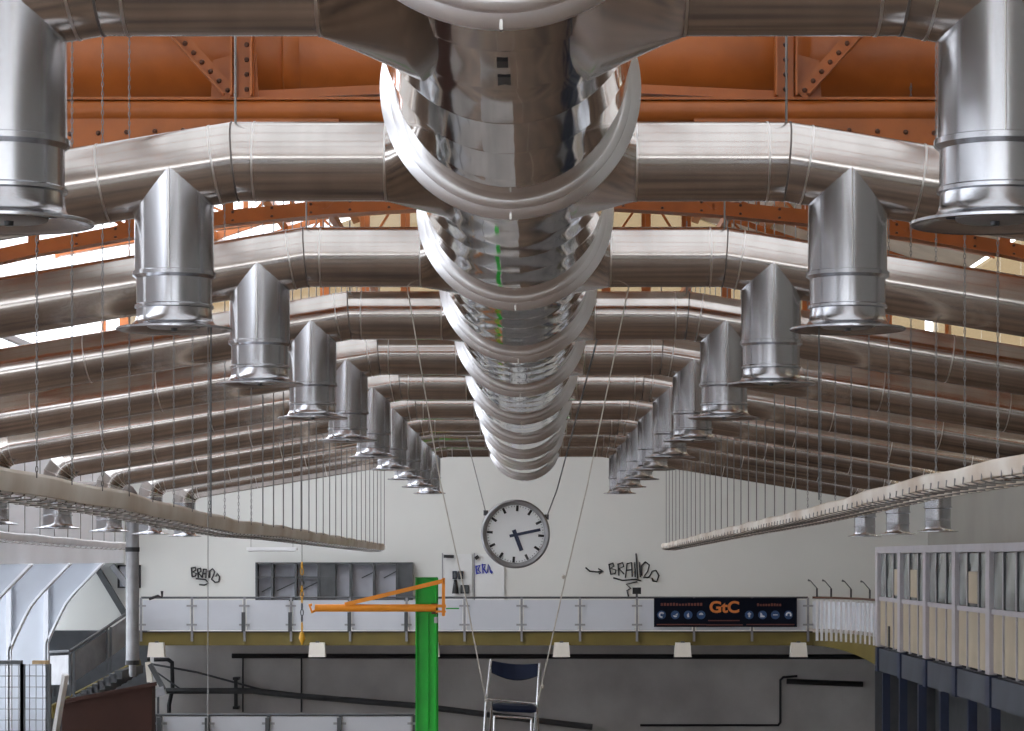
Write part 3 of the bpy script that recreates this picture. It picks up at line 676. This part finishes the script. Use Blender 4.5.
# square lamps under the balcony edge
proto = None
for k, px in enumerate((156,317,431,561.5,683,799)):
    p = at(px, 657, dM-0.4)
    lab = 'pale square lamp box under the balcony edge, %s from the left' % ORD[k]
    if proto is None:
        proto = thing('lamp_box', lab, 'lamp', tuple(p), 'lamp boxes under the balcony')
        hw = 8.5*kM
        obj(MB().add([(p.x-hw*.85,p.y,p.z+0.38),(p.x+hw*.85,p.y,p.z+0.38),(p.x+hw,p.y-0.06,p.z),(p.x-hw,p.y-0.06,p.z),(p.x-hw*.85,p.y+0.3,p.z+0.38),(p.x+hw*.85,p.y+0.3,p.z+0.38),(p.x+hw,p.y+0.3,p.z),(p.x-hw,p.y+0.3,p.z)],
            [(0,1,2,3),(4,7,6,5),(0,4,5,1),(3,2,6,7),(0,3,7,4),(1,5,6,2)]), 'housing', 'lamp_box', proto)
        obj(MB().box(p.x-0.05,p.x+0.05,p.y+0.1,p.y+0.2,p.z+0.36,p.z+0.42), 'bracket', 'dgrey', proto)
    else: dup(proto, tuple(p), lab)

# ------------------------------------------------------------------ on the back wall
yw = YB-0.01
def wx(px): return at(px,0,YB).x
def wz_(py): return at(0,py,YB).z
t = thing('wall_shelving', 'wide dark-framed shelving with pale backs high on the back wall', 'shelving', (wx(335), YB-0.2, wz_(598)))
obj(MB().box(wx(258),wx(412),YB-0.04,YB-0.01,wz_(600),wz_(563)), 'back_panel', 'pale_sheet', t)
obj(MB().box(wx(257),wx(413),YB-0.45,YB,wz_(564),wz_(562.3)), 'top_board', 'dgrey', t)
obj(MB().box(wx(257),wx(413),YB-0.45,YB,wz_(601),wz_(599)), 'bottom_board', 'dgrey', t)
for px in (258,273.6,297,319.6,335.5,351.5,374.7,397.6,412.3):
    obj(MB().box(wx(px)-0.03,wx(px)+0.03,YB-0.45,YB,wz_(600),wz_(563)), 'divider', 'dgrey', t)
obj(MB().box(wx(258),wx(336),YB-0.42,YB,wz_(577.6),wz_(576.4)), 'shelf', 'dgrey', t)
obj(MB().box(wx(320.5),wx(334.5),YB-0.40,YB-0.37,wz_(599),wz_(564)), 'sliding_door', 'dgrey', t)
obj(MB().box(wx(398.5),wx(411.5),YB-0.40,YB-0.37,wz_(599),wz_(564)), 'sliding_door', 'dgrey', t)
for a,b,cc,d_ in ((262,592,273,586),(277,591,296,582),(300,591,318,582),(362,578,374,572),(384,578,397,571)):
    obj(MB().bar((wx(a),YB-0.1,wz_(b)),(wx(cc),YB-0.1,wz_(d_)),0.03,0.03), 'brace', 'dgrey', t)
# doors in the wall
t = sempty('door_1', (wx(473),YB-0.05,wz_(598)))
for a,b in ((442,473),(474,505)):
    lf_ = obj(MB().box(wx(a)+0.02,wx(b)-0.02,YB-0.07,YB-0.01,ZM,wz_(554)), 'door_leaf', 'door', t)
    obj(MB().box(wx(a),wx(a)+0.03,YB-0.09,YB,ZM,wz_(553)), 'door_frame', 'grey', t)
obj(MB().bar((wx(444),YB-0.12,wz_(556.3)),(wx(454),YB-0.12,wz_(556.6)),0.06,0.09), 'door_closer', 'black', t)
obj(MB().bar((wx(476),YB-0.12,wz_(556)),(wx(478),YB-0.12,wz_(559)),0.06,0.12), 'door_hinge', 'black', t)
for k,(a,b,c_,d_) in enumerate(((452.6,457,571,579),(458.6,463.4,571,579),(460.5,469,585,593.5))):
    o = obj(MB().box(wx(a),wx(b),YB-0.16,YB-0.07,wz_(d_),wz_(c_)), 'wall_speaker', ['navy','navy','black'][k])
    obj(MB().box(wx(a)+0.03,wx(b)-0.03,YB-0.17,YB-0.16,wz_(d_)+0.03,wz_(c_)-0.03), 'grille', 'dgrey', o)
    tag(o, ['left one of the two small navy boxes on the pale door','right one of the two small navy boxes on the pale door','small black box low on the pale door'][k], 'box')
tag(obj(MB().lathe([(0.10,0.0),(0.07,0.2),(0.045,0.38),(0.02,0.40)], (wx(455.6),YB-0.2,wz_(593.5)), 'z', 12, True), 'megaphone', 'black'), 'small black cone-shaped horn hanging in front of the pale door', 'horn')
# graffiti as thin strokes of paint
def graffiti(strokes, m, name, label, r=0.023, sc_=None):
    mb = MB()
    for st in strokes: mb.tube([(wx(a), YB-r-0.002 if m=='ink' else YB-0.07-r, wz_(b)) for a,b in st], r, 5)
    tag(obj(mb, name, m), label, 'graffiti')
Gs = 300/811.0
def g(u,v): return (400+u/2.697, 460+v/2.697)
graffiti([[g(500,290),g(512,300),g(530,302),g(546,300)],[g(534,293),g(547,300),g(536,307)],
 [g(563,280),g(568,308)],[g(562,283),g(574,278),g(577,286),g(568,292),g(582,297),g(580,306),g(567,308)],
 [g(588,280),g(590,312)],[g(586,282),g(600,277),g(603,287),g(591,293),g(604,308)],
 [g(608,318),g(612,280),g(624,277),g(626,315)],[g(610,298),g(626,296)],
 [g(632,276),g(634,316)],[g(636,252),g(641,320)],[g(645,275),g(648,316)],
 [g(652,312),g(652,285),g(662,275),g(672,283),g(668,300),g(655,318),g(672,316),g(680,300),g(690,298),g(698,312),g(692,328),g(682,326),g(680,318)],
 [g(575,318),g(600,325),g(635,322),g(650,326)],[g(640,328),g(610,335),g(622,346),g(612,352),g(616,368)]], 'ink', 'graffiti', 'black scrawled graffiti tag with an arrow, right of the clock')
def h(u,v): return (130+u/3.825, 540+v/3.825)
graffiti([[h(235,105),h(238,140)],[h(234,108),h(250,104),h(252,115),h(240,122),h(254,128),h(250,138),h(238,140)],
 [h(258,110),h(262,145)],[h(257,112),h(270,108),h(272,120),h(262,125),h(275,142)],[h(276,145),h(282,112),h(292,112),h(290,146)],[h(278,130),h(292,128)],
 [h(298,115),h(300,145)],[h(306,145),h(306,118),h(316,110),h(324,120),h(320,135),h(312,150),h(326,162),h(340,160),h(343,140),h(334,128),h(328,140)],
 [h(252,148),h(290,152),h(300,165),h(285,172),h(265,170)]], 'ink', 'graffiti', 'small black graffiti tag on the back wall, left of the shelving')
def q_(u,v): return (400+u/2.697, 460+v/2.697)
graffiti([[q_(205,285),q_(207,308)],[q_(204,288),q_(216,284),q_(210,296),q_(218,304),q_(206,306)],[q_(222,280),q_(224,306)],[q_(220,284),q_(230,282),q_(226,294),q_(234,306)],
 [q_(236,304),q_(238,282),q_(242,290),q_(244,304)],[q_(246,304),q_(244,296),q_(249,302),q_(246,306)]], 'blue_ink', 'graffiti', 'small blue graffiti scribble beside the clock on the pale door', 0.022)
# dark framed board on the wall left
t = thing('framed_board', 'small dark-framed board on the back wall behind the left downpipe', 'board', (wx(129),YB-0.1,wz_(588)))
obj(MB().box(wx(119),wx(140),YB-0.05,YB-0.01,wz_(587),wz_(566)), 'board', 'pale_sheet', t)
for a,b,c_,d_ in ((118,120,588,565),(139,141,588,565),(118,141,588,586.5),(118,141,566.5,565)): obj(MB().box(wx(a),wx(b),YB-0.1,YB-0.01,wz_(c_),wz_(d_)), 'frame', 'black', t)
tag(obj(MB().tube([at(149,599,69.83),at(158,596,69.83),at(162,597.5,69.83),at(162,591,69.83)], 0.04, 6), 'bracket', 'black'), 'small black bracket on the railing top near the left downpipe', 'bracket')
# fluorescent light
p = at(272,549.5,68)
t = thing('hanging_strip_light', 'white strip light hung on thin wires in front of the back wall', 'light', (p.x,68,p.z))
obj(MB().box(at(247,0,68).x,at(297,0,68).x,67.85,68.15,p.z-0.02,p.z+0.06), 'housing', 'white', t)
obj(MB().tube([(at(249,0,68).x,67.9,p.z-0.03),(at(295,0,68).x,67.9,p.z-0.03)], 0.03, 10), 'tube', 'white', t)
for px in (251,293): obj(MB().tube([(at(px,0,68).x,68,p.z+0.05),(at(px,0,68).x,68,6.7)], 0.008, 5), 'hanging_wire', 'wire', t)

# ------------------------------------------------------------------ pipes on the dark wall under the balcony
def wallpipe(pts, r, m, label, yo=0.15, cat='pipe', name='wall_pipe'):
    tag(obj(MB().tube([(wx(a),YB-yo,wz_(b)) for a,b in pts], r, 8), name, m), label, cat)
wallpipe([(233,655.5),(880,656.5)], 0.07, 'black', 'black pipe running level just under the balcony edge', 0.3)
wallpipe([(156,659),(170,659),(174,662),(174.5,688),(171,704),(171,712)], 0.06, 'black', 'black bent pipe dropping at the left end of the dark wall', 0.4)
wallpipe([(162,690),(255,690),(300,695),(420,705),(500,715),(592,726)], 0.085, 'dgrey', 'long grey pipe slanting down to the right across the dark wall', 0.5)
wallpipe([(145,662),(200,672),(262,689)], 0.03, 'dgrey', 'thin dark cable sagging above the slanting grey pipe', 0.35, 'cable', 'wall_cable')
wallpipe([(148,664),(185,690),(210,690)], 0.025, 'dgrey', 'short dark cable fanning down at left end of slanting pipe', 0.45, 'cable', 'wall_cable')
wallpipe([(640,725),(778,725),(780,722),(780,680),(783,677),(797,676)], 0.035, 'black', 'thin black conduit with a square bend under the banner', 0.1, 'conduit', 'conduit')
wallpipe([(786,681),(862,684)], 0.08, 'black', 'short black pipe near the right corner of the dark wall', 0.2)
t = thing('wall_bracket', 'black upright bracket holding the slanting grey pipe', 'bracket', (wx(237.5),YB-0.4,wz_(708)))
obj(MB().box(wx(235.7),wx(239),YB-0.42,YB-0.3,wz_(708),wz_(678)), 'upright', 'black', t)
for z in (678,707): obj(MB().box(wx(234.5),wx(240.3),YB-0.45,YB,wz_(z)-0.04,wz_(z)+0.04), 'foot', 'black', t)
for px, lab in ((243,'thin dark upright rod on the dark wall beside the black bracket'),(301.5,'thin dark upright rod below the hoist chain on the dark wall')):
    tag(obj(MB().tube([(wx(px),YB-0.025,wz_(712)),(wx(px),YB-0.025,wz_(658))], 0.025, 6), 'rod', 'black'), lab, 'rod')

# lower platform and its railing
dL = 57.0; zL = -4.75
struct(MB().box(at(150,0,dL).x, at(420,0,dL).x, dL, 66.0, -E, zL), 'floor_platform', 'conc')
lr = thing('lower_railing', 'row of white panels with dark posts at the bottom left of the green column', 'railing', (-5, dL, zL))
railing(lr, [at(p,0,dL-0.17).x for p in (155,161,208.5,268.6,340,414)], dL, zL, at(0,714.5,dL).z, zL+0.05, at(0,716,dL).z, 'dgrey')
for p in (161,208.5,268.6,340): obj(MB().box(at(p-2,0,dL).x, at(p+2,0,dL).x, dL-0.32, dL-0.2, zL, at(0,717,dL).z), 'clamp_plate', 'dgrey', lr)

# ------------------------------------------------------------------ office gallery on the right
XOf = 8.78+CX; ys = [65.7-3.98*k for k in range(6)]; zt_, zm_, zb_ = 0.16, -1.02, -2.22
t = thing('office_gallery', 'raised office gallery with windows above cream panels on the right', 'office', (XOf, 55, -2.9))
obj(MB().box(XOf, XW, ys[-1], ys[0], zt_, zt_+0.10), 'roof_slab', 'lilac', t)
obj(MB().box(XOf-0.05, XOf+0.1, ys[-1], ys[0]+0.05, zt_-0.04, zt_+0.12), 'roof_edge', 'lilac', t)
obj(MB().box(XOf+0.12, XW, ys[-1], ys[0]-0.02, -2.85, -2.25), 'deck', 'dgrey', t)
obj(MB().box(XOf, XW, ys[0]-0.08, ys[0], zb_, zt_), 'end_wall', 'lilac', t)
colm = shared(MB().box(-0.06,0.08,-0.22,0.22,zb_,zt_), 'column', 'lilac')
thm = shared(MB().box(-0.01,0.06,-0.035,0.035,zb_,zt_), 'mullion', 'lilac')
winm = shared(MB().box(0.03,0.05,-0.66,0.66,zm_+0.06,zt_-0.06), 'window', 'office_glass')
frm = shared(MB().box(0.0,0.06,-0.03,0.03,zm_+0.04,zt_-0.05), 'sash', 'dgrey')
panm = shared(MB().box(0.02,0.05,-0.62,0.62,zb_+0.04,zm_-0.04), 'lower_panel', 'cream')
bandm = shared(MB().box(-0.02,0.1,-1.76,1.76,-0.28,0.28), 'floor_band', 'bluegrey')
bandj = shared(MB().box(-0.06,0.1,-0.22,0.22,-0.30,0.30), 'band_joint', 'navy_post')
L0 = ORG[t.name]
for i, y in enumerate(ys):
    inst(colm, 'column', (XOf, y-0.2, 0), t); inst(bandj, 'band_joint', (XOf, y-0.2, -2.55), t)
    if i < 5:
        inst(bandm, 'floor_band', (XOf, y-0.2-1.99, -2.55), t)
        for k in range(3):
            yc = y-0.2-0.66-1.33*k
            wn = inst(winm, 'window', (XOf, yc, 0), t)
            for q in (-0.6, 0.6):
                s_ = bpy.data.objects.new('sash', frm); COL.objects.link(s_); s_.parent = wn; s_.location = (0,q,0)
            pn = inst(panm, 'lower_panel', (XOf, yc, 0), t)
            if (i,k) in ((1,1),(3,1),(0,2)):
                b_ = obj(MB().box(XOf+0.0, XOf+0.02, yc-0.5, yc+0.5, zm_+0.12, zm_+0.75), 'pasted_sheet', 'cream', t)
            if k: inst(thm, 'mullion', (XOf, yc+0.665, 0), t)
        obj(MB().box(XOf-0.02, XOf+0.06, y-4.0, y-0.4, zm_-0.05, zm_+0.05), 'sill_rail', 'lilac', t)
obj(MB().box(XOf-0.01,XOf+0.02,65.5-1.95,65.5-1.75,zb_+0.05,zb_+0.55), 'dark_slot', 'black', t)
for i,px in enumerate((886,903,922,944,972,995)):
    y = 64.5-3.0*i; x = (px-530)*y/F+CX
    tag(obj(MB().box(x-0.09,x+0.09,y-0.09,y+0.09,-E,-2.85).box(x-0.16,x+0.16,y-0.16,y+0.16,-E,-E+0.03), 'support_post', 'navy_post' ), 'dark navy post under the office gallery, %s from the left' % ORD[i], 'post', 'posts under the office gallery')
struct(MB().box(10.4, 10.5, ys[-1], 66.0, -E, -2.86), 'gallery_shade_back', 'dgrey')  # dark sheets here and at the end stand in for the unlit void
struct(MB().box(8.75+CX, 10.4, 65.9, 66.0, -E, -2.86), 'gallery_shade_end', 'dgrey')

# ------------------------------------------------------------------ left aisle: white ribs, fence, stair, kiosk
for i, y in enumerate((55.0, 60.0, 65.0, 70.0)):
    fx = -13.0+CX; tx = -11.5+CX; zt = -0.14; z0 = -2.3
    pts = [(fx+a_, b_) for a_, b_ in ((0.0,-2.3),(0.12,-2.0),(0.40,-1.42),(0.50,-1.23),(0.62,-1.07),(0.80,-0.86),(1.5,-0.14))]
    t = thing('wall_rib', 'white curved wall rib on the far left, %s from the front' % ORD[i], 'rib', (-14.5,y,-E), 'white ribs of the left aisle')
    obj(MB().prism([(-15.0,-E),(fx,-E)]+pts+[(-15.0,zt)], y, y+0.05), 'web_plate', 'rib', t)
    mb = MB(); mb.loft([[(a-0.02,y-0.14,b+0.02),(a+0.02,y-0.14,b-0.02),(a+0.02,y+0.16,b-0.02),(a-0.02,y+0.16,b+0.02)] for a,b in [(fx,-E)]+pts]); obj(mb, 'edge_flange', 'left_w', t)
    obj(MB().box(fx-0.07, fx+0.05, y-0.14, y, -E, zt), 'post', 'left_w', t)
# downpipe
dP = 57.4; x = at(132.5,0,dP).x
t = thing('downpipe', 'upright steel downpipe with black bands on the left', 'pipe', (x,dP,at(0,677,dP).z))
zb0, zt0 = at(0,664,dP).z, 1.25
obj(MB().lathe([(0.145,zb0),(0.145,zt0)], (x,dP,0), 'z', 24, True), 'pipe', 'grey', t)
pts = [(x-0.3*(1-math.cos(a)), dP, zt0+0.3*math.sin(a)) for a in [0,0.4,0.8,1.2,PI/2]]
obj(MB().tube([(x,dP,zt0)]+pts[1:]+[(-XW+0.02,dP,zt0+0.3)], 0.145, 20), 'elbow', 'dark_seam', t)
for py in (549.5, 662.5): obj(MB().lathe([(0.145,-0.05),(0.158,-0.05),(0.158,0.05),(0.145,0.05)], (x,dP,at(0,py,dP).z), 'z', 24), 'clamp_band', 'black', t)
obj(MB().lathe([(0.06,zb0-0.28),(0.08,zb0-0.2),(0.08,zb0)], (x,dP,0), 'z', 14, True), 'nozzle', 'grey', t)
# dark diagonal braces
for a,b,c_,d_,m,lab in ((97,568,126,616,'dgrey','dark steel brace slanting down right beside the white ribs'),(112,565,128,586,'grey','short grey brace slanting down behind the left downpipe')):
    tag(obj(MB().bar(at(a,b,74.88),at(c_,d_,74.88),0.16,0.2,(0,1,0)), 'brace', m), lab, 'brace')
# stair railing
t = thing('stair_railing', 'dark glazed railing sloping up to the balcony on the far left', 'railing', tuple(at(73,700,66)))
P = [at(50,652,67), at(70,651,66), at(107,627,68), at(133,609,70)]
for a,b in zip(P,P[1:]):
    obj(MB().tube([a,b],0.04,8), 'handrail', 'dgrey', t)
    v = [a+Vector((0,0,-0.1)), b+Vector((0,0,-0.1)), b+Vector((0,0,-0.85)), a+Vector((0,0,-0.85))]
    obj(MB().add(v+[q+Vector((0,0.02,0)) for q in v], [(0,1,2,3),(4,7,6,5),(0,4,5,1),(1,5,6,2),(2,6,7,3),(3,7,4,0)]), 'glass_panel', 'grey', t)
    for q in (a+Vector((0.1,0,0)), b):
        obj(MB().box(q.x-0.03,q.x+0.03,q.y-0.05,q.y,q.z-1.15,q.z), 'post', 'dgrey', t)
t = thing('staircase', 'dark staircase climbing to the back balcony at the far left', 'stairs', tuple(at(60,731,66)))
A, B = at(52,708,66.5), at(140,662,70)
n = 12
for k in range(n):
    u = k/n; p = A.lerp(B,u)
    obj(MB().box(p.x, p.x+(B.x-A.x)/n+0.05, 66.6, 70.2, p.z-0.22, p.z), 'step', 'dgrey', t)
obj(MB().bar(A+Vector((0,0,-0.1)),B+Vector((0,0.0,-0.1)),0.08,0.35,(0,0,1)), 'stringer', 'olive', t)
struct(MB().box(-15, at(150,0,72).x, 71.5, 72, -E, ZM), 'stair_shade_wall', 'dgrey')  # dark grey stands in for the shade behind the stair
# brown kiosk
p0, p1 = at(62,704,54), at(152,685,54)
t = thing('kiosk', 'rust brown sheet-clad box at the bottom left corner', 'kiosk', ((p0.x+p1.x)/2,54,-E))
obj(MB().add([(p0.x,54,-E),(p1.x,54,-E),(p1.x,54,p1.z),(p0.x,54,p0.z),(p0.x,54.5,-E),(p1.x,54.5,-E),(p1.x,54.5,p1.z),(p0.x,54.5,p0.z)],
    [(0,1,2,3),(4,7,6,5),(0,4,5,1),(1,5,6,2),(2,6,7,3),(3,7,4,0)]), 'body', 'brown', t)
obj(MB().bar((p0.x-0.1,53.97,p0.z+0.03),(p1.x+0.1,53.97,p1.z+0.03),0.1,0.08), 'roof_edge', 'brown', t)
t = thing('flood_lamp', 'white tilted lamp on a bracket beside the brown box', 'lamp', tuple(at(160,690,58)))
obj(MB().box(at(157,0,58).x,at(159,0,58).x,58,58.06,-E,at(0,692,58).z), 'stand', 'dgrey', t)
obj(MB().bar(at(148,662,58),at(150,682,58),0.12,0.12,(0,1,0)), 'tube', 'lamp_box', t)
obj(MB().bar(at(150,664,58),at(164,690,58),0.10,0.16,(0,1,0)), 'bracket_arm', 'dgrey', t)
obj(MB().bar(at(153,694,58),at(165,690,58),0.2,0.22,(0,1,0)), 'lamp_head', 'grey', t)
q0 = [at(62,674,53), at(65,676,53), at(28,890,53), at(24,890,53)]
tag(obj(MB().add(q0+[q+Vector((0.03,0.3,0)) for q in q0],[(0,1,2,3),(4,7,6,5),(0,4,5,1),(1,5,6,2),(2,6,7,3),(3,7,4,0)]), 'leaning_sign', 'white'), 'narrow white sheet leaning left of the brown box', 'sign')
# mesh fence
for k,(a,b,cap) in enumerate(((-14,22,'dgrey'),(23,49,'wood'))):
    d = 52.0; xa, xb = at(a,0,d).x, at(b,0,d).x; zt = at(0,664,d).z
    t = thing('mesh_fence', ['wire mesh fence panel with dark cap at the left edge','wire mesh fence panel with a timber cap beside the brown box'][k], 'fence', ((xa+xb)/2,d,-E))
    mb = MB(); x = xa
    while x <= xb: mb.tube([(x,d,-E),(x,d,zt)],0.008,4); x += 0.13
    z = -5.0
    while z < zt: mb.tube([(xa,d,z),(xb,d,z)],0.008,4); z += 0.22
    o = obj(mb, 'wire_mesh', 'grey', t); o['kind'] = 'stuff'
    for q in (xa,xb): obj(MB().box(q-0.04,q+0.04,d-0.05,d+0.05,-E,zt), 'post', 'dgrey', t)
    ca = xa if k == 0 else at(33,0,d).x
    obj(MB().box(ca,xb,d-0.1,d+0.1,zt,zt+0.07), 'cap_board', cap, t)
